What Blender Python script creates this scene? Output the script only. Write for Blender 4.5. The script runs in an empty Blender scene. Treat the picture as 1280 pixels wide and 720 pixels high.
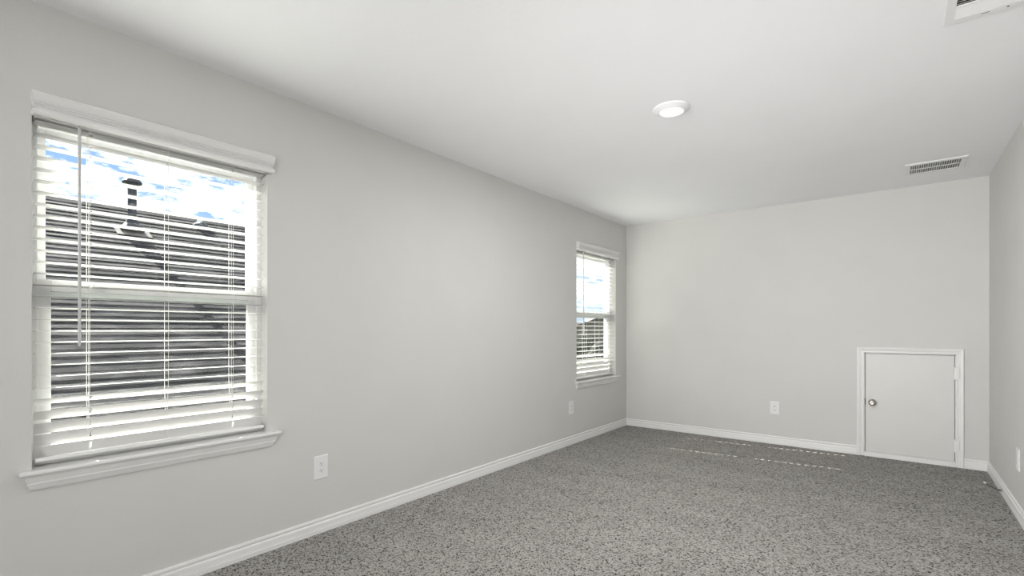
import bpy, bmesh, math, random
from mathutils import Vector, Matrix
random.seed(7)
C = bpy.context.scene.collection
S = bpy.context.scene
R = math.radians

# ------------------------------------------------------------ camera, sky, lights, exposure
YAW = 38.1
cam_d = bpy.data.cameras.new('camera'); cam = bpy.data.objects.new('camera', cam_d); C.objects.link(cam)
cam.location = (2.626, 0.0, 1.17); cam.rotation_euler = (R(90), 0, R(YAW))
cam_d.sensor_width = 36; cam_d.lens = 36 * 615 / 1280; cam_d.shift_y = 52 / 1280
cam_d.clip_start = 0.02; cam_d.clip_end = 500
S.camera = cam
S.view_settings.view_transform = 'Standard'; S.view_settings.look = 'None'
S.view_settings.gamma = 1; S.view_settings.use_curve_mapping = False
S.view_settings.exposure = 0.1

SUN_STR, SKY_STR, BEAM_L, BEAM_U, BEAM_R, LAMP_W = 25.0, 1.42, 50, 6.5, 16, 24
SUN_EL, SUN_SLOPE = 39.2, 0.115

sun_d = bpy.data.lights.new('sun', 'SUN'); sun_d.energy = SUN_STR; sun_d.angle = R(0.10); sun_d.color = (1, .965, .9)
sun = bpy.data.objects.new('sun', sun_d); C.objects.link(sun); sun.location = (-8, 2, 9)
sdir = Vector((1, SUN_SLOPE, -math.tan(R(SUN_EL))))
sun.rotation_euler = sdir.to_track_quat('-Z', 'Y').to_euler()

def area(name, loc, direction, sx, sy, w, col, spread=180):
    d = bpy.data.lights.new(name, 'AREA'); d.shape = 'RECTANGLE'; d.size = sx; d.size_y = sy; d.energy = w; d.color = col; d.spread = R(spread)
    o = bpy.data.objects.new(name, d); C.objects.link(o); o.location = loc
    o.rotation_euler = Vector(direction).to_track_quat('-Z', 'Z').to_euler(); return o
# two invented fill lamps behind the camera, added to brighten the walls
area('added_fill_left', (.75, -2.50, 1.3), (.50, 1, .02), 1.0, 2.0, BEAM_L, (1, .995, .985), 80)
area('added_fill_right', (2.8, -2.50, 1.2), (-.55, 1, -.05), .6, 2.0, BEAM_R, (1, .995, .985), 80)
# unseen fill lamp below the frame, added to lift the far ceiling
area('added_ceiling_fill', (2.2, .35, .35), (-.16, 1, .6), .9, .6, BEAM_U, (1, 1, 1), 75)

w = bpy.data.worlds.new('sky'); S.world = w; w.use_nodes = True
nt = w.node_tree; nt.nodes.clear()
def N(t, typ, **kw):
    n = t.nodes.new(typ)
    for k, v in kw.items(): setattr(n, k, v)
    return n
def ramp(t, stops, fac):
    n = N(t, 'ShaderNodeValToRGB')
    e = n.color_ramp.elements
    while len(e) < len(stops): e.new(.5)
    for q, (p, c) in zip(e, stops): q.position = p; q.color = (*c, 1)
    t.links.new(fac, n.inputs[0]); return n.outputs[0]
tc = N(nt, 'ShaderNodeTexCoord'); sep = N(nt, 'ShaderNodeSeparateXYZ'); nt.links.new(tc.outputs['Generated'], sep.inputs[0])
blue = ramp(nt, [(0, (.52, .64, .76)), (.18, (.30, .47, .74)), (.6, (.10, .25, .64))], sep.outputs[2])
mp = N(nt, 'ShaderNodeMapping'); mp.inputs['Scale'].default_value = (1, 1, 2.4); nt.links.new(tc.outputs['Generated'], mp.inputs[0])
cn = N(nt, 'ShaderNodeTexNoise'); cn.inputs['Scale'].default_value = 19; cn.inputs['Detail'].default_value = 9; cn.inputs['Roughness'].default_value = .62
nt.links.new(mp.outputs[0], cn.inputs['Vector'])
cl = ramp(nt, [(.41, (0, 0, 0)), (.52, (1, 1, 1))], cn.outputs['Fac'])
mx = N(nt, 'ShaderNodeMixRGB'); mx.inputs[2].default_value = (1.05, 1.06, 1.08, 1)
nt.links.new(cl, mx.inputs[0]); nt.links.new(blue, mx.inputs[1])
hz = ramp(nt, [(.49, (.22, .24, .2)), (.5, (1, 1, 1))], sep.outputs[2])
ma = N(nt, 'ShaderNodeMath', operation='ADD'); ma.inputs[1].default_value = .5; nt.links.new(sep.outputs[2], ma.inputs[0])
nt.links.new(ma.outputs[0], hz.node.inputs[0])
mu = N(nt, 'ShaderNodeMixRGB', blend_type='MULTIPLY'); mu.inputs[0].default_value = 1
nt.links.new(mx.outputs[0], mu.inputs[1]); nt.links.new(hz, mu.inputs[2])
bg = N(nt, 'ShaderNodeBackground'); bg.inputs[1].default_value = SKY_STR; wo = N(nt, 'ShaderNodeOutputWorld')
nt.links.new(mu.outputs[0], bg.inputs[0]); nt.links.new(bg.outputs[0], wo.inputs[0])

# ------------------------------------------------------------ materials
def mat(name, col, rough=.5, metal=0, bump=None, var=None, spec=.5):
    m = bpy.data.materials.new(name); m.use_nodes = True; t = m.node_tree
    b = t.nodes['Principled BSDF']; b.inputs['Base Color'].default_value = (*col, 1)
    b.inputs['Roughness'].default_value = rough; b.inputs['Metallic'].default_value = metal
    b.inputs['Specular IOR Level'].default_value = spec
    co = N(t, 'ShaderNodeTexCoord')
    if var:                                    # (scale, amount): slight colour variation
        n = N(t, 'ShaderNodeTexNoise'); n.inputs['Scale'].default_value = var[0]; n.inputs['Detail'].default_value = 3
        t.links.new(co.outputs['Object'], n.inputs['Vector'])
        lo = tuple(c * (1 - var[1]) for c in col); hi = tuple(min(1, c * (1 + var[1])) for c in col)
        t.links.new(ramp(t, [(.3, lo), (.7, hi)], n.outputs['Fac']), b.inputs['Base Color'])
    if bump:                                   # (scale, strength, distance)
        n = N(t, 'ShaderNodeTexNoise'); n.inputs['Scale'].default_value = bump[0]; n.inputs['Detail'].default_value = 3
        t.links.new(co.outputs['Object'], n.inputs['Vector'])
        bp = N(t, 'ShaderNodeBump'); bp.inputs['Strength'].default_value = bump[1]; bp.inputs['Distance'].default_value = bump[2]
        t.links.new(n.outputs['Fac'], bp.inputs['Height']); t.links.new(bp.outputs[0], b.inputs['Normal'])
    return m
M = {}
M['wall'] = mat('wall_paint', (.645, .64, .618), .6, bump=(170, .35, .0012), var=(3, .012), spec=.3)
M['ceiling'] = mat('ceiling_paint', (.915, .92, .935), .8, bump=(120, .4, .0015), var=(2, .01), spec=.2)
M['trim'] = mat('white_trim_paint', (.80, .80, .785), .38, var=(6, .012), bump=(60, .1, .0006))
M['door'] = mat('door_paint', (.69, .685, .665), .42, var=(6, .012))
M['vinyl'] = mat('white_vinyl', (.76, .76, .755), .35, var=(8, .01))
M['slat'] = mat('faux_wood_white', (.80, .80, .785), .42, var=(9, .012))
def translucent(m, amt, col):
    t = m.node_tree; b = t.nodes['Principled BSDF']; o = t.nodes['Material Output']
    tl = N(t, 'ShaderNodeBsdfTranslucent'); tl.inputs[0].default_value = (*col, 1)
    mx = N(t, 'ShaderNodeMixShader'); mx.inputs[0].default_value = amt
    t.links.new(b.outputs[0], mx.inputs[1]); t.links.new(tl.outputs[0], mx.inputs[2]); t.links.new(mx.outputs[0], o.inputs[0])
translucent(M['slat'], .04, (.95, .93, .84))
M['plate'] = mat('white_plate_plastic', (.80, .79, .785), .3, var=(9, .01))
M['dark'] = mat('dark_cavity', (.015, .014, .013), .8, var=(9, .1))
M['duct'] = mat('duct_grey', (.10, .10, .10), .6, var=(9, .1))
M['slotmat'] = mat('slot_dark', (.10, .095, .09), .7, var=(9, .1))
M['nickel'] = mat('satin_nickel', (.42, .395, .36), .3, 1, var=(12, .03))
M['vent'] = mat('vent_white_enamel', (.84, .84, .84), .4, var=(8, .01))
M['wand'] = mat('grey_wand_plastic', (.55, .55, .54), .25, var=(9, .02))
M['cord'] = mat('white_cord', (.82, .82, .78), .7, var=(60, .03))
M['black'] = mat('black_rubber', (.02, .02, .02), .5, var=(9, .1))
M['pipe'] = mat('painted_flue_metal', (.014, .017, .026), .5, var=(9, .1))
M['flash'] = mat('flashing_metal', (.17, .155, .14), .6, .2, var=(9, .1))
M['brick'] = mat('tan_brick', (.11, .085, .06), .9, var=(3, .12))
M['siding'] = mat('pale_siding', (.16, .145, .12), .9, var=(3, .06))
M['glass_dark'] = mat('house_window_glass', (.03, .035, .04), .1, var=(3, .1))
M['leaf'] = mat('foliage', (.012, .016, .008), .9, var=(4, .4), bump=(6, 1, .1))
M['bark'] = mat('bark', (.07, .05, .035), .9, var=(4, .2))
M['grass'] = mat('lawn_grass', (.07, .085, .045), 1, var=(1.4, .25), bump=(30, .6, .03), spec=.1)
M['fence'] = mat('cedar_fence', (.05, .037, .026), .9, var=(5, .25))
M['browntile'] = mat('brown_far_shingles', (.045, .035, .026), .95, var=(2, .15))

def carpet():
    m = bpy.data.materials.new('carpet_frieze'); m.use_nodes = True; t = m.node_tree; b = t.nodes['Principled BSDF']
    b.inputs['Roughness'].default_value = 1; b.inputs['Specular IOR Level'].default_value = .1
    co = N(t, 'ShaderNodeTexCoord')
    # tufts: every cell of pile has its own tone, the dark ones paint in shade between tufts
    wn = N(t, 'ShaderNodeTexNoise'); wn.inputs['Scale'].default_value = 160; wn.inputs['Detail'].default_value = 1
    t.links.new(co.outputs['Object'], wn.inputs['Vector'])
    vm = N(t, 'ShaderNodeVectorMath', operation='MULTIPLY_ADD'); vm.inputs[1].default_value = (.007, .007, .007)
    t.links.new(wn.outputs['Color'], vm.inputs[0]); t.links.new(co.outputs['Object'], vm.inputs[2])
    vo = N(t, 'ShaderNodeTexVoronoi'); vo.inputs['Scale'].default_value = 165; t.links.new(vm.outputs[0], vo.inputs['Vector'])
    sp = N(t, 'ShaderNodeSeparateColor'); t.links.new(vo.outputs['Color'], sp.inputs[0])
    c = ramp(t, [(.0, (.018, .016, .014)), (.12, (.07, .064, .059)), (.26, (.27, .256, .240)), (.55, (.35, .336, .317)), (1, (.46, .445, .42))], sp.outputs[0])
    n = N(t, 'ShaderNodeTexNoise'); n.inputs['Scale'].default_value = 90; n.inputs['Detail'].default_value = 4
    t.links.new(co.outputs['Object'], n.inputs['Vector'])
    n2 = N(t, 'ShaderNodeTexNoise'); n2.inputs['Scale'].default_value = 2.2; n2.inputs['Detail'].default_value = 3
    mp = N(t, 'ShaderNodeMapping'); mp.inputs['Scale'].default_value = (.55, 2.2, 1); mp.inputs['Rotation'].default_value = (0, 0, .25)
    t.links.new(co.outputs['Object'], mp.inputs[0]); t.links.new(mp.outputs[0], n2.inputs['Vector'])
    v = ramp(t, [(.3, (.86, .86, .86)), (.7, (1.0, 1.0, 1.0))], n2.outputs['Fac'])      # brushed pile patches
    mu = N(t, 'ShaderNodeMixRGB', blend_type='MULTIPLY'); mu.inputs[0].default_value = 1
    t.links.new(c, mu.inputs[1]); t.links.new(v, mu.inputs[2]); t.links.new(mu.outputs[0], b.inputs['Base Color'])
    bp = N(t, 'ShaderNodeBump'); bp.inputs['Strength'].default_value = .35; bp.inputs['Distance'].default_value = .005
    t.links.new(n.outputs['Fac'], bp.inputs['Height']); t.links.new(bp.outputs[0], b.inputs['Normal'])
    return m
M['carpet'] = carpet()

def emit(name, col, s):
    m = bpy.data.materials.new(name); m.use_nodes = True; t = m.node_tree; t.nodes.clear()
    e = N(t, 'ShaderNodeEmission'); e.inputs[0].default_value = (*col, 1); e.inputs[1].default_value = s
    o = N(t, 'ShaderNodeOutputMaterial'); t.links.new(e.outputs[0], o.inputs[0]); return m
M['lens'] = emit('lamp_lens_glow', (1, .995, .985), .93); M['lens'].cycles.emission_sampling = 'NONE'

def glass():
    m = bpy.data.materials.new('window_glass'); m.use_nodes = True; t = m.node_tree; t.nodes.clear()
    tr = N(t, 'ShaderNodeBsdfTransparent'); tr.inputs[0].default_value = (.96, .98, .97, 1)
    gl = N(t, 'ShaderNodeBsdfGlossy'); gl.inputs['Roughness'].default_value = .02
    lw = N(t, 'ShaderNodeLayerWeight'); pw = N(t, 'ShaderNodeMath', operation='POWER'); pw.inputs[1].default_value = 5
    fr = N(t, 'ShaderNodeMath', operation='MULTIPLY_ADD'); fr.inputs[1].default_value = .9; fr.inputs[2].default_value = .03
    lw.inputs[0].default_value = .5; t.links.new(lw.outputs['Facing'], pw.inputs[0]); t.links.new(pw.outputs[0], fr.inputs[0])
    mx = N(t, 'ShaderNodeMixShader'); o = N(t, 'ShaderNodeOutputMaterial')
    t.links.new(fr.outputs[0], mx.inputs[0]); t.links.new(tr.outputs[0], mx.inputs[1]); t.links.new(gl.outputs[0], mx.inputs[2])
    t.links.new(mx.outputs[0], o.inputs[0]); return m
M['glass'] = glass()
def screen():
    m = bpy.data.materials.new('insect_screen'); m.use_nodes = True; t = m.node_tree; t.nodes.clear()
    tr = N(t, 'ShaderNodeBsdfTransparent'); d = N(t, 'ShaderNodeBsdfDiffuse'); d.inputs[0].default_value = (.16, .155, .15, 1)
    mx = N(t, 'ShaderNodeMixShader'); mx.inputs[0].default_value = .05; o = N(t, 'ShaderNodeOutputMaterial')
    t.links.new(tr.outputs[0], mx.inputs[1]); t.links.new(d.outputs[0], mx.inputs[2]); t.links.new(mx.outputs[0], o.inputs[0]); return m
M['screen'] = screen()
def shingles():
    m = bpy.data.materials.new('charcoal_shingles'); m.use_nodes = True; t = m.node_tree; b = t.nodes['Principled BSDF']
    b.inputs['Roughness'].default_value = .95; b.inputs['Specular IOR Level'].default_value = .15
    co = N(t, 'ShaderNodeTexCoord')
    n = N(t, 'ShaderNodeTexNoise'); n.inputs['Scale'].default_value = 1; n.inputs['Detail'].default_value = 4
    mp = N(t, 'ShaderNodeMapping'); mp.inputs['Scale'].default_value = (9, 2.2, 9); t.links.new(co.outputs['Object'], mp.inputs[0]); t.links.new(mp.outputs[0], n.inputs['Vector'])
    n2 = N(t, 'ShaderNodeTexNoise'); n2.inputs['Scale'].default_value = 60; n2.inputs['Detail'].default_value = 2
    t.links.new(co.outputs['Object'], n2.inputs['Vector'])
    c = ramp(t, [(.36, (.008, .008, .012)), (.5, (.024, .023, .028)), (.66, (.10, .094, .098))], n.outputs['Fac'])
    g = ramp(t, [(.3, (.65, .65, .65)), (.7, (1, 1, 1))], n2.outputs['Fac'])
    mu = N(t, 'ShaderNodeMixRGB', blend_type='MULTIPLY'); mu.inputs[0].default_value = 1
    t.links.new(c, mu.inputs[1]); t.links.new(g, mu.inputs[2]); t.links.new(mu.outputs[0], b.inputs['Base Color']); return m
M['shingle'] = shingles()

# ------------------------------------------------------------ builders
def obj(name, bm, m, parent=None, smooth=False):
    bmesh.ops.remove_doubles(bm, verts=bm.verts, dist=1e-6)
    bmesh.ops.recalc_face_normals(bm, faces=bm.faces)
    me = bpy.data.meshes.new(name); bm.to_mesh(me); bm.free()
    me.materials.append(M[m] if isinstance(m, str) else m)
    if smooth:
        for p in me.polygons: p.use_smooth = True
    o = bpy.data.objects.new(name, me); C.objects.link(o)
    if parent: o.parent = parent; o.matrix_parent_inverse = Matrix.Translation(-parent.location)
    return o
def box(bm, x0, x1, y0, y1, z0, z1, bev=0, rot=None):
    vs = [bm.verts.new((x, y, z)) for x in (x0, x1) for y in (y0, y1) for z in (z0, z1)]
    fs = [bm.faces.new([vs[i] for i in q]) for q in ((0, 1, 3, 2), (4, 6, 7, 5), (0, 4, 5, 1), (2, 3, 7, 6), (0, 2, 6, 4), (1, 5, 7, 3))]
    if bev:
        es = {e for f in fs for e in f.edges}
        r = bmesh.ops.bevel(bm, geom=list(es), offset=bev, segments=2, affect='EDGES', profile=.5)
    return vs
def extr(bm, pts, axis, a0, a1):
    """closed 2-D outline extruded along an axis. axis 'y': pts=(x,z); 'x': pts=(y,z); 'z': pts=(x,y)"""
    def P(p, a): return {'y': (p[0], a, p[1]), 'x': (a, p[0], p[1]), 'z': (p[0], p[1], a)}[axis]
    A = [bm.verts.new(P(p, a0)) for p in pts]; B = [bm.verts.new(P(p, a1)) for p in pts]
    bm.faces.new(A[::-1]); bm.faces.new(B)
    for i in range(len(pts)): j = (i + 1) % len(pts); bm.faces.new((A[i], A[j], B[j], B[i]))
def tube(bm, pts, r, n=8, cap=True):
    rings = []
    for i, p in enumerate(pts):
        p = Vector(p); a = Vector(pts[max(0, i - 1)]); b = Vector(pts[min(len(pts) - 1, i + 1)])
        d = (b - a).normalized(); u = d.cross(Vector((.3, .7, .1))).normalized(); v = d.cross(u)
        rr = r[i] if isinstance(r, (list, tuple)) else r
        rings.append([bm.verts.new(p + rr * (math.cos(2 * math.pi * k / n) * u + math.sin(2 * math.pi * k / n) * v)) for k in range(n)])
    for a, b in zip(rings, rings[1:]):
        for k in range(n): bm.faces.new((a[k], a[(k + 1) % n], b[(k + 1) % n], b[k]))
    if cap: bm.faces.new(rings[0][::-1]); bm.faces.new(rings[-1])
def lathe(bm, prof, o, ax, n=32):
    """prof = (radius, distance along ax)"""
    o = Vector(o); ax = Vector(ax).normalized(); u = ax.orthogonal().normalized(); v = ax.cross(u); rings = []
    for r, h in prof:
        rings.append([bm.verts.new(o + ax * h + max(r, 1e-5) * (math.cos(2 * math.pi * k / n) * u + math.sin(2 * math.pi * k / n) * v)) for k in range(n)])
    for a, b in zip(rings, rings[1:]):
        for k in range(n): bm.faces.new((a[k], a[(k + 1) % n], b[(k + 1) % n], b[k]))
    bm.faces.new(rings[0][::-1]); bm.faces.new(rings[-1])
def struct(o): o['kind'] = 'structure'; return o
def thing(name, label, cat, loc, group=None, kind=None):
    o = bpy.data.objects.new(name, None); C.objects.link(o); o.location = loc; o.empty_display_size = .1
    if label: o['label'] = label
    if cat: o['category'] = cat
    if group: o['group'] = group
    if kind: o['kind'] = kind
    return o
def tag(o, label, cat, group=None):
    o['label'] = label; o['category'] = cat
    if group: o['group'] = group
    return o
B = bmesh.new

# ------------------------------------------------------------ room shell
W, L, H, YB, T = 3.22, 5.625, 2.44, -2.6, .14
ZT, ZB = 2.03, .630                      # window opening top, stool top
WIN = [(.350, 1.250), (4.435, 5.335)]
b = B(); box(b, -T, W + T, YB - T, L + T, -.25, 0); o = struct(obj('floor', b, 'carpet'))
b = B(); box(b, -T, W + T, YB - T, L + T, H, H + .2); struct(obj('ceiling', b, 'ceiling'))
b = B()                                   # left wall with two openings
ys = [YB - T] + [v for ab in WIN for v in ab] + [L + T]
for i in range(0, 6, 2): box(b, -T, 0, ys[i], ys[i + 1], 0, H)
for (a, c) in WIN: box(b, -T, 0, a, c, 0, ZB - .02); box(b, -T, 0, a, c, ZT, H)
struct(obj('wall_left', b, 'wall'))
DX0, DX1, DZ0, DZ1 = 2.382, 3.014, .038, .956     # attic door leaf opening
b = B(); box(b, 0, DX0, L, L + T, 0, H); box(b, DX1, W, L, L + T, 0, H); box(b, DX0, DX1, L, L + T, DZ1, H); box(b, DX0, DX1, L, L + T, 0, DZ0)
struct(obj('wall_far', b, 'wall'))
b = B(); box(b, W, W + T, YB - T, L + T, 0, H); struct(obj('wall_right', b, 'wall'))
b = B(); box(b, 0, .45, YB - T, YB, 0, H); box(b, 3.05, W, YB - T, YB, 0, H); box(b, .45, 3.05, YB - T, YB, 2.2, H); box(b, .45, 3.05, YB - T, YB - T + .02, 0, 2.2)
struct(obj('wall_back', b, 'wall'))

# baseboards: (projection, z)
BP = [(0, 0), (.0155, 0), (.0155, .022), (.0135, .026), (.0145, .029), (.0135, .033), (.0125, .052), (.0105, .058), (.0065, .0615), (.0065, .064), (.0095, .067), (.0105, .074), (.0085, .081), (.005, .083), (0, .083)]
b = B(); extr(b, BP, 'y', YB, L); struct(obj('baseboard_left', b, 'trim'))
b = B(); extr(b, [(W - p, z) for p, z in BP], 'y', YB, L); struct(obj('baseboard_right', b, 'trim'))
CX0, CX1, CZ1 = 2.324, 3.066, 1.006
b = B(); extr(b, [(L - p, z) for p, z in BP], 'x', .006, CX0 - .0005); extr(b, [(L - p, z) for p, z in BP], 'x', CX1 + .0005, W - .006)
struct(obj('baseboard_far', b, 'trim'))

# ------------------------------------------------------------ attic access door
door = thing('door_1', 'small flush white attic access door low in the far wall', 'door', (2.70, L, 0), kind='structure')
CP = [(0, 0), (.0, .009), (.003, .012), (.012, .012), (.016, .010), (.022, .0105), (.034, .016), (.046, .018), (.052, .017), (.055, .012), (.055, 0)]   # (outward, projection)
b = B()
xi0, xi1, zi0, zi1 = DX0 - .002, DX1 + .002, DZ0 + .002, DZ1 + .002
rings = []
for k, (cx, cz, sx, sz) in enumerate(((xi0, .0, -1, 0), (xi0, zi1, -1, 1), (xi1, zi1, 1, 1), (xi1, .0, 1, 0))):
    rings.append([b.verts.new((cx + sx * q * (.0565 if sx < 0 else .050) / .055, L - p, cz + sz * q * .048 / .055)) for q, p in CP])
for a, c in zip(rings, rings[1:]):
    for i in range(len(CP)): j = (i + 1) % len(CP); b.faces.new((a[i], a[j], c[j], c[i]))
b.faces.new(rings[0]); b.faces.new(rings[-1][::-1])
extr(b, [(L, 0), (L - .014, 0), (L - .014, .018), (L - .011, .022), (L - .012, .036), (L - .009, .039), (L, .039)], 'x', xi0, xi1)
obj('casing', b, 'trim', door)
b = B()                                    # jamb lining and stops
g = .004
box(b, DX0, DX0 + .004, L - .001, L + .12, DZ0, DZ1); box(b, DX1 - .004, DX1, L - .001, L + .12, DZ0, DZ1)
box(b, DX0, DX1, L - .001, L + .12, DZ1 - .004, DZ1); box(b, DX0, DX1, L - .001, L + .12, DZ0, DZ0 + .004)
box(b, DX0, DX0 + .02, L + .052, L + .07, DZ0, DZ1); box(b, DX1 - .02, DX1, L + .052, L + .07, DZ0, DZ1); box(b, DX0, DX1, L + .052, L + .07, DZ1 - .02, DZ1); box(b, DX0, DX1, L + .052, L + .07, DZ0, DZ0 + .02)
obj('jamb', b, 'trim', door)
b = B(); box(b, DX0, DX1, L + .1, L + .12, DZ0, DZ1); obj('dark_backing', b, 'dark', door)
b = B(); box(b, DX0 + .0085, DX1 - .0075, L + .004, L + .042, DZ0 + .006, DZ1 - .0085, .0015); leaf = obj('door_leaf', b, 'door', door)
b = B(); kx, kz, yf = 2.441, .498, L + .004
lathe(b, [(.0, .0), (.031, 0), (.031, .003), (.027, .0075), (.014, .010), (.0115, .014), (.0115, .030), (.017, .034), (.0245, .040), (.0265, .048), (.0255, .056), (.0215, .0605), (.013, .0625), (.006, .0615), (.0, .0605)], (kx, yf, kz), (0, -1, 0), 36)
kn = obj('door_knob', b, 'nickel', leaf, True); kn['label'] = 'round satin nickel door knob'
b = B(); lathe(b, [(.0, .060), (.0035, .060), (.0035, .0635), (0, .0635)], (kx, yf, kz), (0, -1, 0), 12); obj('keyhole_button', b, 'dark', kn)
b = B(); box(b, DX0 + .0035, DX0 + .0085, L - .0015, L + .03, .474, .53); st = obj('strike_plate', b, 'dark', door); st['label'] = 'dark strike plate in the jamb'
for z0 in (.745, .130):
    b = B(); tube(b, [(DX1 - .004, L - .009, z0), (DX1 - .004, L - .009, z0 + .102)], .0085, 12)
    for q in (.0, .102): lathe(b, [(0, 0), (.006, 0), (.0068, .003), (.003, .006), (0, .0065)], (DX1 - .004, L - .009, z0 + q), (0, 0, 1 if q else -1), 12)
    box(b, DX1 - .003, DX1 + .022, L - .0185, L - .0155, z0 + .004, z0 + .098, .0008)
    obj('hinge', b, 'trim', door, False)

# ------------------------------------------------------------ windows
def mould(b, prof, y0, y1, ref, x=0, endk=1):
    """moulding on the left wall whose ends return to the wall, following the profile"""
    rings = []
    for which in range(4):
        ring = []
        for p, z in prof:
            e = (p - ref) * endk
            ring.append(b.verts.new(((0 if which in (0, 3) else p) + x, (y0 - e) if which < 2 else (y1 + e), z)))
        rings.append(ring)
    for a, c in zip(rings, rings[1:]):
        for i in range(len(prof)):
            j = (i + 1) % len(prof)
            try: b.faces.new((a[i], a[j], c[j], c[i]))
            except ValueError: pass
    bmesh.ops.remove_doubles(b, verts=b.verts, dist=1e-5)
    b.faces.ensure_lookup_table()
def rect_frame(b, x0, x1, y0, y1, z0, z1, wl, wr, wt, wb, bev=.002):
    for args in ((y0, y0 + wl, z0, z1), (y1 - wr, y1, z0, z1), (y0 + wl, y1 - wr, z1 - wt, z1), (y0 + wl, y1 - wr, z0, z0 + wb)):
        box(b, x0, x1, *args, bev)
for n, (a, c) in enumerate(WIN):
    win = thing('window_%d' % (n + 1), None, None, (0, (a + c) / 2, ZB), kind='structure')
    b = B(); rect_frame(b, -T - .004, -.068, a, c, ZB - .018, ZT, .026, .026, .045, .045)
    box(b, -.105, -.10, a + .026, a + .034, ZB + .03, ZT - .04); box(b, -.105, -.10, c - .034, c - .026, ZB + .03, ZT - .04)
    obj('window_frame', b, 'vinyl', win)
    b = B(); rect_frame(b, -.134, -.106, a + .024, c - .024, 1.300, ZT - .04, .031, .031, .03, .072); us = obj('upper_sash', b, 'vinyl', win)
    b = B(); box(b, -.122, -.118, a + .052, c - .052, 1.368, ZT - .066); obj('pane', b, 'glass', us)
    b = B(); rect_frame(b, -.099, -.073, a + .024, c - .024, ZB + .022, 1.372, .042, .042, .047, .05)
    box(b, -.073, -.068, a + .2, a + .26, 1.345, 1.362, .002); box(b, -.073, -.068, c - .26, c - .2, 1.345, 1.362, .002)
    ls = obj('lower_sash', b, 'vinyl', win)
    b = B(); box(b, -.088, -.084, a + .063, c - .063, ZB + .07, 1.328); obj('pane', b, 'glass', ls)
    b = B(); box(b, -.1375, -.1365, a + .03, c - .03, ZB + .03, 1.31); obj('insect_screen', b, 'screen', win)
    b = B()
    SP = [(0, ZB), (.040, ZB), (.0435, ZB - .004), (.0435, ZB - .012), (.040, ZB - .016), (.034, ZB - .019), (.028, ZB - .027), (.024, ZB - .040), (.021, ZB - .048), (.021, ZB - .054), (.017, ZB - .062), (.013, ZB - .072), (.010, ZB - .078), (0, ZB - .078)]
    mould(b, SP, a - .040 + .001, c + .040 + .017, .0435)
    box(b, -.068, .001, a, c, ZB - .018, ZB)
    obj('window_sill', b, 'trim', win)

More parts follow.
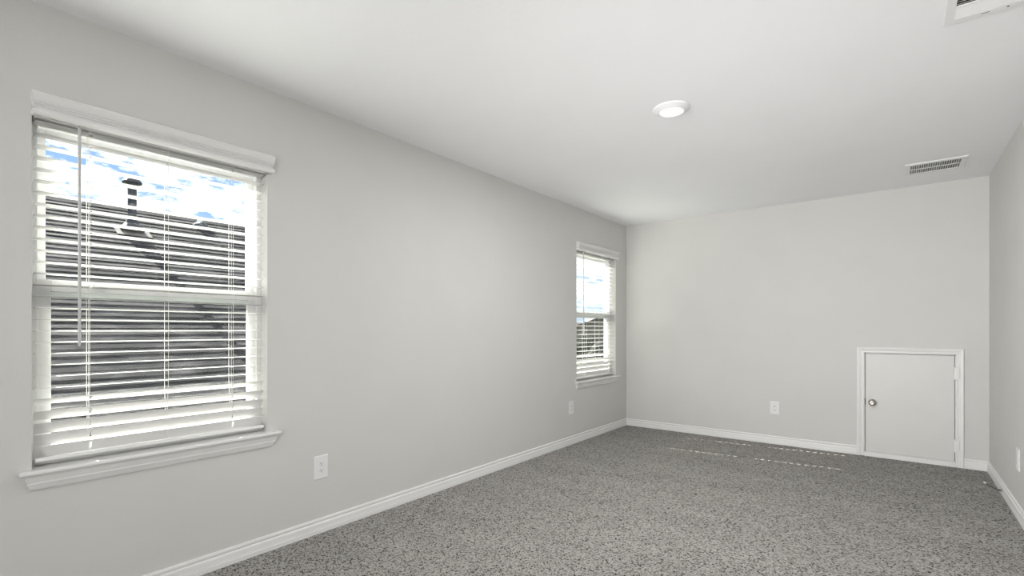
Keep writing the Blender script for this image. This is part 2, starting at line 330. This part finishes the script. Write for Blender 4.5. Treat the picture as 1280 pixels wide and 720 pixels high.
# ------------------------------------------------------------ blinds
def slat_prof(w, t, cx, cz, tilt, u0=-.5, u1=.5, crown=.0012):
    """thin slightly crowned blade; tilt>0 lifts the room-side edge"""
    top, bot = [], []
    for k in range(5):
        u = u0 + (u1 - u0) * k / 4; h = crown * (1 - (2 * u) ** 2); e = t / 2 * (1 if abs(u) < .49 else .45)
        top.append((u * w, h + e)); bot.append((u * w, h - e))
    P = top + bot[::-1]; ct, st = math.cos(tilt), math.sin(tilt)
    return [(cx + p * ct - q * st, cz + p * st + q * ct) for p, q in P]
SX = -.037; PITCH = .0455; Z0 = 1.985
def blind(n, a, c, label, shift=0):
    root = thing('window_blind', label, 'window blind', (0, (a + c) / 2, ZB), 'white slatted blinds')
    b = B()
    v0 = 1.998
    VP = [(.012, v0 - .002), (.026, v0 - .002), (.033, v0 + .001), (.038, v0 + .008), (.037, v0 + .016), (.030, v0 + .022), (.024, v0 + .026), (.0225, v0 + .030), (.027, v0 + .0315), (.030, v0 + .0345), (.027, v0 + .0375), (.0265, v0 + .039), (.031, v0 + .0405), (.0335, v0 + .0435), (.0305, v0 + .047), (.029, v0 + .0485), (.033, v0 + .051), (.037, v0 + .060), (.041, v0 + .076), (.0385, v0 + .085), (.031, v0 + .089), (.012, v0 + .089)]
    mould(b, VP, a - .003, c + .022, .036, 0, .5)
    obj('valance', b, 'slat', root)
    b = B(); box(b, -.064, .004, a + .006, c - .006, v0 - .005, ZT - .001, .001); obj('headrail', b, 'slat', root)
    ya, yb = a + .011, c - .011
    cords = [a + .175 + shift, a + .455 + shift, a + .735 + shift]
    hol = [cords[0] + .0085, cords[2] + .0085]
    b = B(); K = 29
    zs = []
    for k in range(K):
        zi = Z0 - PITCH * k + (.005 if k == 24 else .002 if k == 25 else 0)                                   # z of the room-side edge
        tl = .075 if k < 24 else (R(30), R(50), R(62), R(66), R(66))[k - 24]
        cz = zi - .025 * math.sin(tl); cx = SX + .0; zs.append((cz, tl))
        y = ya + random.uniform(-.001, .001)
        hh = .0065 if k < 24 else .0035
        for h in hol:
            extr(b, slat_prof(.05, .003, cx, cz, tl), 'y', y, h - hh)
            extr(b, slat_prof(.05, .003, cx, cz, tl, -.5, -.30), 'y', h - hh, h + hh)
            extr(b, slat_prof(.05, .003, cx, cz, tl, .30, .5), 'y', h - hh, h + hh)
            y = h + hh
        extr(b, slat_prof(.05, .003, cx, cz, tl), 'y', y, yb)
    obj('slats', b, 'slat', root)
    b = B()                                                    # bottom rail lying tilted on the sill
    pr = [(-.025, -.005), (-.022, -.008), (.022, -.008), (.025, -.005), (.025, .005), (.022, .008), (-.022, .008), (-.025, .005)]
    tr = R(27); zc = ZB + .0195
    extr(b, [(SX + p * math.cos(tr) - q * math.sin(tr), zc + p * math.sin(tr) + q * math.cos(tr)) for p, q in pr], 'y', ya, yb)
    obj('bottom_rail', b, 'slat', root)
    for i, y in enumerate(cords):
        b = B()
        tops = [(SX + .0265, y, v0)]; backs = [(SX - .0265, y, v0)]
        for cz, tl in zs:
            tops.append((SX + .0262 * math.cos(tl) - .001 * math.sin(tl), y, cz + .0262 * math.sin(tl)))
            backs.append((SX - .0262 * math.cos(tl), y, cz - .0262 * math.sin(tl)))
        tops.append((SX + .020, y, zc + .014)); backs.append((SX - .024, y, zc - .008))
        tube(b, tops, .0010, 6); tube(b, backs, .0010, 6)
        for cz, tl in zs: box(b, SX - .025 * math.cos(tl), SX + .025 * math.cos(tl), y - .0006, y + .0006, cz - .0032, cz - .0022) if tl < .1 else None
        if i != 1: tube(b, [(SX, y + .0015, v0)] + [(SX, y + .0015, z) for z in (1.5, 1.0, .9, .68)] , .0006, 6)
        obj('ladder_cord', b, 'cord', root)
    b = B(); yw = a + .14
    tube(b, [(.004, yw, 1.992), (.0045, yw, 1.55), (.005, yw, 1.112), (.005, yw, 1.104)], [.0055, .0055, .0055, .0035], 6)
    wd = obj('tilt_wand', b, 'wand', root); wd['label'] = 'thin grey tilt wand'
    b = B(); tube(b, [(.004, yw, 1.990), (.003, yw, 2.001), (-.008, yw, 2.008), (-.016, yw, 2.006)], .0018, 6); obj('hook', b, 'nickel', wd)
    return root
blind(1, *WIN[0], 'white slatted blind over the large near window, dark roof behind it')
blind(2, *WIN[1], 'white slatted blind on the far window, nearest the room corner', .055)

# ------------------------------------------------------------ outlets
def outlet(label, loc, rz):
    """built facing +x at the origin, then turned"""
    root = thing('wall_outlet', label, 'outlet', loc, 'wall outlets')
    def part(name, bm, m, parent):
        o = obj(name, bm, m); o.parent = parent; return o
    b = B()
    pts = [(-.0435, -.067), (.0435, -.067), (.0435, .067), (-.0435, .067)]
    vs0 = [b.verts.new((0, y, z)) for y, z in pts]; vs1 = [b.verts.new((.003, y, z)) for y, z in pts]; vs2 = [b.verts.new((.006, y * .93, z * .955)) for y, z in pts]
    b.faces.new(vs0[::-1]); b.faces.new(vs2)
    for A, Bq in ((vs0, vs1), (vs1, vs2)):
        for i in range(4): j = (i + 1) % 4; b.faces.new((A[i], A[j], Bq[j], Bq[i]))
    lathe(b, [(.003, .0055), (.003, .0068), (.0, .007)], (0, 0, 0), (1, 0, 0), 10)
    part('cover_plate', b, 'plate', root)
    for zc in (.0195, -.0195):
        b = B(); out = []
        for k in range(24):
            t = 2 * math.pi * k / 24; out.append((.0172 * math.cos(t), zc + max(-.0135, min(.0135, .0172 * math.sin(t)))))
        extr(b, out, 'x', .004, .0075)
        rc = part('receptacle', b, 'plate', root)
        b = B(); box(b, .007, .0078, -.0082, -.0058, zc - .001, zc + .008); box(b, .007, .0078, .0058, .0082, zc - .001, zc + .0065)
        lathe(b, [(.0032, .007), (.0032, .0078)], (0, 0, zc - .0075), (1, 0, 0), 10)
        part('slot', b, 'slotmat', rc)
    root.rotation_euler = (0, 0, rz); return root
outlet('white duplex outlet low on the left wall beside the large window', (0, 1.5575, .376), 0)
outlet('small white outlet on the left wall below the far window', (0, 4.327, .373), 0)
outlet('white duplex outlet on the far wall left of the small door', (1.635, L, .368), -math.pi / 2)
outlet('outlet plate seen edge-on on the right wall', (W, 4.378, .357), math.pi)

# ------------------------------------------------------------ ceiling fixtures
def downlight(label, x, y):
    root = thing('recessed_light', label, 'ceiling light', (x, y, H))
    b = B(); lathe(b, [(.100, 0), (.102, .003), (.100, .007), (.090, .012), (.076, .019), (.0705, .0215), (.0685, .0215), (.0675, .019), (0, .019)], (x, y, H), (0, 0, -1), 56)
    obj('trim_ring', b, 'vent', root, False)
    b = B(); lathe(b, [(.0672, .0192), (.067, .0208), (.06, .0225), (.03, .0238), (0, .0242)], (x, y, H), (0, 0, -1), 56)
    obj('lens', b, 'lens', root, True)
    d = bpy.data.lights.new('lamp_light', 'AREA'); d.shape = 'DISK'; d.size = .13; d.energy = LAMP_W; d.spread = R(180)
    o = bpy.data.objects.new('lamp_light', d); C.objects.link(o); o.location = (x, y, H - .026)
downlight('round white recessed light glowing in the ceiling', 1.603, 2.79)

vx0, vx1, vy0, vy1 = 2.670, 3.033, 4.862, 5.190
sv = thing('ceiling_vent', 'small white ceiling register with two rows of slots near the far wall', 'vent', ((vx0 + vx1) / 2, (vy0 + vy1) / 2, H), 'ceiling vents')
ix0, ix1, iy0, iy1 = 2.702, 2.999, 4.900, 5.155
def plate_frame(b, x0, x1, y0, y1, i0, i1, j0, j1, zo, zt):
    """bevelled flange around an opening, hanging under the ceiling"""
    e = .006
    O0 = [(x0, y0), (x1, y0), (x1, y1), (x0, y1)]; O1 = [(x0 + e, y0 + e), (x1 - e, y0 + e), (x1 - e, y1 - e), (x0 + e, y1 - e)]; I = [(i0, j0), (i1, j0), (i1, j1), (i0, j1)]
    R_ = [[b.verts.new((*p, z)) for p in q] for q, z in ((O0, H), (O0, zo + .003), (O1, zo), (I, zo), (I, zt))]
    for A, Bq in zip(R_, R_[1:]):
        for i in range(4): j = (i + 1) % 4; b.faces.new((A[i], A[j], Bq[j], Bq[i]))
b = B(); plate_frame(b, vx0, vx1, vy0, vy1, ix0, ix1, iy0, iy1, H - .008, H - .0005); box(b, ix0, ix1, 5.022, 5.034, H - .0075, H - .002)
obj('frame', b, 'vent', sv)
b = B(); box(b, ix0, ix1, iy0, iy1, H - .0012, H - .0002); obj('duct_opening', b, 'duct', sv)
b = B(); nb = 22
for k in range(nb + 1):
    x = ix0 + (ix1 - ix0) * k / nb
    extr(b, [(x - .0034, H - .0075), (x - .0022, H - .0078), (x + .0034, H - .0025), (x + .0020, H - .0020)], 'y', iy0, iy1)
obj('louvers', b, 'vent', sv)
for x in (vx0 + .015, vx1 - .015):
    b = B(); lathe(b, [(.0035, 0), (.0035, .001), (0, .002)], (x, (vy0 + vy1) / 2, H - .008), (0, 0, -1), 10); obj('screw', b, 'vent', sv)

gx0, gx1, gy0, gy1 = 2.772, 3.170, 2.120, 2.722
rg = thing('ceiling_vent', 'large white ceiling grille cut off by the top right corner of the picture', 'vent', ((gx0 + gx1) / 2, (gy0 + gy1) / 2, H), 'ceiling vents')
jx0, jx1 = gx0 + .034, gx1 - .034
b = B(); plate_frame(b, gx0, gx1, gy0, gy1, jx0, jx1, gy0 + .034, gy1 - .034, H - .009, H - .0005)
box(b, jx0, jx1, 2.590, 2.598, H - .009, H - .003); obj('frame', b, 'vent', rg)
b = B(); box(b, jx0, jx1, gy0 + .034, gy1 - .034, H - .0012, H - .0002); obj('duct_opening', b, 'dark', rg)
b = B(); y = 2.598
while y < 2.684:                                       # blades of the near bank lean over and hide the duct
    extr(b, [(y, H - .0022), (y + .0012, H - .0016), (y + .0108, H - .0080), (y + .0095, H - .0084)], 'x', jx0, jx1); y += .0085
y = 2.162
while y < 2.585:
    extr(b, [(y, H - .0080), (y + .0012, H - .0085), (y + .0110, H - .0030), (y + .0098, H - .0024)], 'x', jx0, jx1); y += .0170
obj('louvers', b, 'vent', rg)
for x in (2.90, 3.03):
    b = B(); box(b, x - .012, x + .012, 2.700, 2.703, H - .0098, H - .0088); obj('latch_slot', b, 'slotmat', rg)
b = B(); lathe(b, [(.004, 0), (.004, .001), (0, .0022)], (2.965, 2.703, H - .009), (0, 0, -1), 12)
obj('screw', b, 'slotmat', rg)

# ------------------------------------------------------------ cable stub at the right wall
cb = thing('coaxial_cable', 'short black cable stub with a white tip lying on the carpet at the right wall', 'cable', (3.17, 5.0, 0))
b = B(); tube(b, [(W - .016, 4.87, .030), (3.190, 4.90, .028), (3.175, 4.97, .018), (3.160, 5.06, .012), (3.150, 5.11, .012)], .0035, 8); obj('cable_sheath', b, 'black', cb, True)
b = B(); tube(b, [(3.150, 5.11, .012), (3.1475, 5.122, .012), (3.145, 5.135, .012), (3.142, 5.15, .012)], [.004, .0075, .0085, .007], 10); t_ = obj('connector', b, 'plate', cb, True); t_['label'] = 'white plastic tip'
b = B(); tube(b, [(W - .017, 4.86, .046), (3.190, 4.895, .030), (3.172, 4.985, .020)], .0015, 6); obj('ground_wire', b, 'slotmat', cb, True)

# ------------------------------------------------------------ outside
GZ = -3.0
b = B(); box(b, -160, -T - .3, -60, 200, GZ - .3, GZ); struct(obj('ground', b, 'grass'))
def gable_house(name, label, cx, cy, rz, wx, wy, ez, pz, wall, roof, over=.4, steps=0):
    """ridge runs along local y; z values are absolute"""
    root = thing(name, label, 'house', (cx, cy, GZ))
    def part(nm, bm, m, parent=root):
        o = obj(nm, bm, m); o.parent = parent; return o
    e, p = ez - GZ, pz - GZ
    b = B(); sl = (p - e) / (wx / 2 + over); pw = e + sl * (over) - .05
    extr(b, [(-wx / 2, 0), (wx / 2, 0), (wx / 2, pw), (0, p - .14), (-wx / 2, pw)], 'y', -wy / 2, wy / 2); part('walls', b, wall)
    b = B()
    hw = wx / 2 + over
    if steps:                                      # lapped courses: each one drops a few millimetres
        out = [(0, p)]
        for s in (1, -1):
            side = []
            for k in range(steps):
                u0, u1 = hw * k / steps, hw * (k + 1) / steps
                side += [(s * u0, p - sl * u0 - (.0 if k == 0 else .014)), (s * u1, p - sl * u1)]
            out = out + side[1:] if s == 1 else [q for q in side[1:][::-1]] + out
        bot = [(hw, e - .12), (0, p - .14), (-hw, e - .12)]
        pr = out + bot
        extr(b, pr, 'y', -wy / 2 - over, wy / 2 + over)
    else:
        extr(b, [(-hw, e - .12), (-hw, e), (0, p), (hw, e), (hw, e - .12), (0, p - .12)], 'y', -wy / 2 - over, wy / 2 + over)
    part('roof', b, roof)
    root.rotation_euler = (0, 0, rz)
    return root, part
# neighbour house right beside the large window; its ridge runs parallel to our wall
RX, RZ, EX, EZ = -8.374, 3.37, -3.17, .21
nh, npart = gable_house('neighbor_house', 'house with charcoal shingle roof filling the large window', RX, .5, 0, 2 * (RX - EX) * -1 - .8, 15, EZ, RZ, 'brick', 'shingle', .4, 42)
b = B(); sl = (RZ - EZ) / (RX - EX)
px, py = 2.626 - 10.07, 191 / 753 * 10.07
pzr = RZ + (px - RX) * sl
lathe(b, [(.062, -.1), (.062, .72), (.07, .725), (.07, .745), (.062, .75), (.062, .80), (0, .80)], (px, py, pzr), (0, 0, 1), 20)
def hp(nm, bm, m, parent, **k):
    o = obj(nm, bm, m, **k); o.parent = parent; o.matrix_parent_inverse = Matrix.Translation(-nh.location); return o
fp = hp('flue_pipe', b, 'pipe', nh); fp['label'] = 'dark flue pipe with flared cap standing on the roof'
b = B(); lathe(b, [(.08, .79), (.135, .805), (.138, .83), (.11, .865), (.05, .89), (0, .892)], (px, py, pzr), (0, 0, 1), 20); o = obj('cap', b, 'pipe'); o.parent = fp; 
b = B(); lathe(b, [(.17, .02), (.16, .06), (.10, .14), (.068, .22), (.0, .22)], (px, py, pzr), (0, 0, 1), 20); o = obj('pipe_boot', b, 'pipe'); o.parent = fp
b = B()
n_ = Vector((sl, 0, -1)).normalized() * -1; t1 = Vector((1, 0, sl)).normalized(); base = Vector((px, py, pzr)) + n_ * .012
vs = [b.verts.new(base + t1 * u + Vector((0, v, 0)) + n_ * h) for u, v in ((-.2, -.24), (.2, -.24), (.2, .24), (-.2, .24)) for h in (0, .008)]
for q in ((0, 2, 4, 6), (1, 7, 5, 3), (0, 1, 3, 2), (2, 3, 5, 4), (4, 5, 7, 6), (6, 7, 1, 0)): b.faces.new([vs[i] for i in q])
o = obj('flashing', b, 'flash'); o.parent = fp
for ch in fp.children: ch.matrix_parent_inverse = Matrix.Identity(4)

b = B(); vx, vy = 2.626 - 10.75, 243 / 686 * 10.75; vz = RZ + (vx - RX) * sl
lathe(b, [(.05, -.1), (.045, .10), (.04, .14), (0, .15)], (vx, vy, vz), (0, 0, 1), 16)
rv = hp('plumbing_vent', b, 'vent', nh); rv['label'] = 'stubby white vent pipe near the ridge'
b = B(); lathe(b, [(.16, -.05), (.13, .03), (.06, .07), (0, .07)], (vx + .05, vy, vz - .03), (0, 0, 1), 20); o = obj('vent_boot', b, 'pipe'); o.parent = rv

# houses across the lots, seen through the far window
def far_house(label, px_, k, rz, wx, wy, ez, pz, wall, roof):
    u = px_ - 640; a = R(YAW)
    X = u * math.cos(a) - 615 * math.sin(a); Y = u * math.sin(a) + 615 * math.cos(a)
    root, part = gable_house('distant_house', label, 2.626 + X * k, Y * k, rz, wx, wy, ez, pz, wall, roof, .5)
    for i in range(4):
        f = B(); xx = -wx / 2 + wx * (i + .5) / 4
        rect = (xx - .5, xx + .5, 1.0 + .0, 2.3)
        box(f, rect[0] - .1, rect[1] + .1, -wy / 2 - .06, -wy / 2, rect[2] - .1, rect[3] + .1)
        wf = part('window_casing', f, 'siding'); f = B(); box(f, rect[0], rect[1], -wy / 2 - .09, -wy / 2 - .03, rect[2], rect[3]); g_ = obj('pane', f, 'glass_dark'); g_.parent = wf
    for i in range(3):
        f = B(); yy = -wy / 2 + wy * (i + .5) / 3
        box(f, wx / 2, wx / 2 + .06, yy - .6, yy + .6, .9, 2.4); wf = part('window_casing', f, 'siding')
        f = B(); box(f, wx / 2 + .03, wx / 2 + .09, yy - .5, yy + .5, 1.0, 2.3); g_ = obj('pane', f, 'glass_dark'); g_.parent = wf
    return root
far_house('pale house with a brown gable roof seen at the right through the far window', 752, .11, .45, 9, 12, .9, 2.75, 'siding', 'browntile')
far_house('low brown-roofed house seen at the left through the far window', 729, .15, -.2, 13, 11, 0.6, 2.4, 'brick', 'browntile')
far_house('tan house standing between the other distant houses', 740, .20, .6, 12, 12, 1.2, 2.9, 'siding', 'browntile')
def tree(label, px_, k, h, r):
    u = px_ - 640; a = R(YAW)
    X = 2.626 + (u * math.cos(a) - 615 * math.sin(a)) * k; Y = (u * math.sin(a) + 615 * math.cos(a)) * k
    root = thing('tree', label, 'tree', (X, Y, GZ), 'trees in the yards')
    f = B(); tube(f, [(0, 0, 0), (.05, 0, h * .35), (0, .05, h * .6)], [.12, .09, .05], 8); o = obj('trunk', f, 'bark'); o.parent = root
    f = B()
    for _ in range(14):
        th = random.uniform(0, 6.28); rr = random.uniform(0, r * .6); z = random.uniform(h * .35, h * .88)
        m_ = Matrix.Translation((rr * math.cos(th), rr * math.sin(th), z)) @ Matrix.Scale(random.uniform(.45, .8) * r, 4)
        bmesh.ops.create_icosphere(f, subdivisions=2, radius=1, matrix=m_)
    for v in f.verts: v.co += Vector((random.uniform(-1, 1), random.uniform(-1, 1), random.uniform(-1, 1))) * .07 * r
    me = bpy.data.meshes.new('crown'); f.to_mesh(me); f.free(); me.materials.append(M['leaf']); o = bpy.data.objects.new('crown', me); C.objects.link(o); o.parent = root
tree('dark rounded tree seen at the left through the far window', 726, .085, 3.6, 1.5)
tree('dark tree beside the low house through the far window', 733, .095, 3.4, 1.4)
tree('small dark tree in front of the gable house', 744, .068, 2.6, 1.0)
f = B(); o = thing('board_fence', 'dark wooden board fence crossing the yard beyond the far window', 'fence', (-13, 22, GZ))
for k in range(90):
    y_ = 0 + k * .15; 
    box(f, -.012, .012, y_ - 6.7, y_ - 6.7 + .14, 0.05, 1.83)
q = obj('boards', f, 'fence'); q.parent = o; o.rotation_euler = (0, 0, R(62))
for k in range(7):
    f = B(); box(f, .012, .10, -6.7 + k * 2.2, -6.6 + k * 2.2, 0, 1.9); q = obj('post', f, 'fence'); q.parent = o
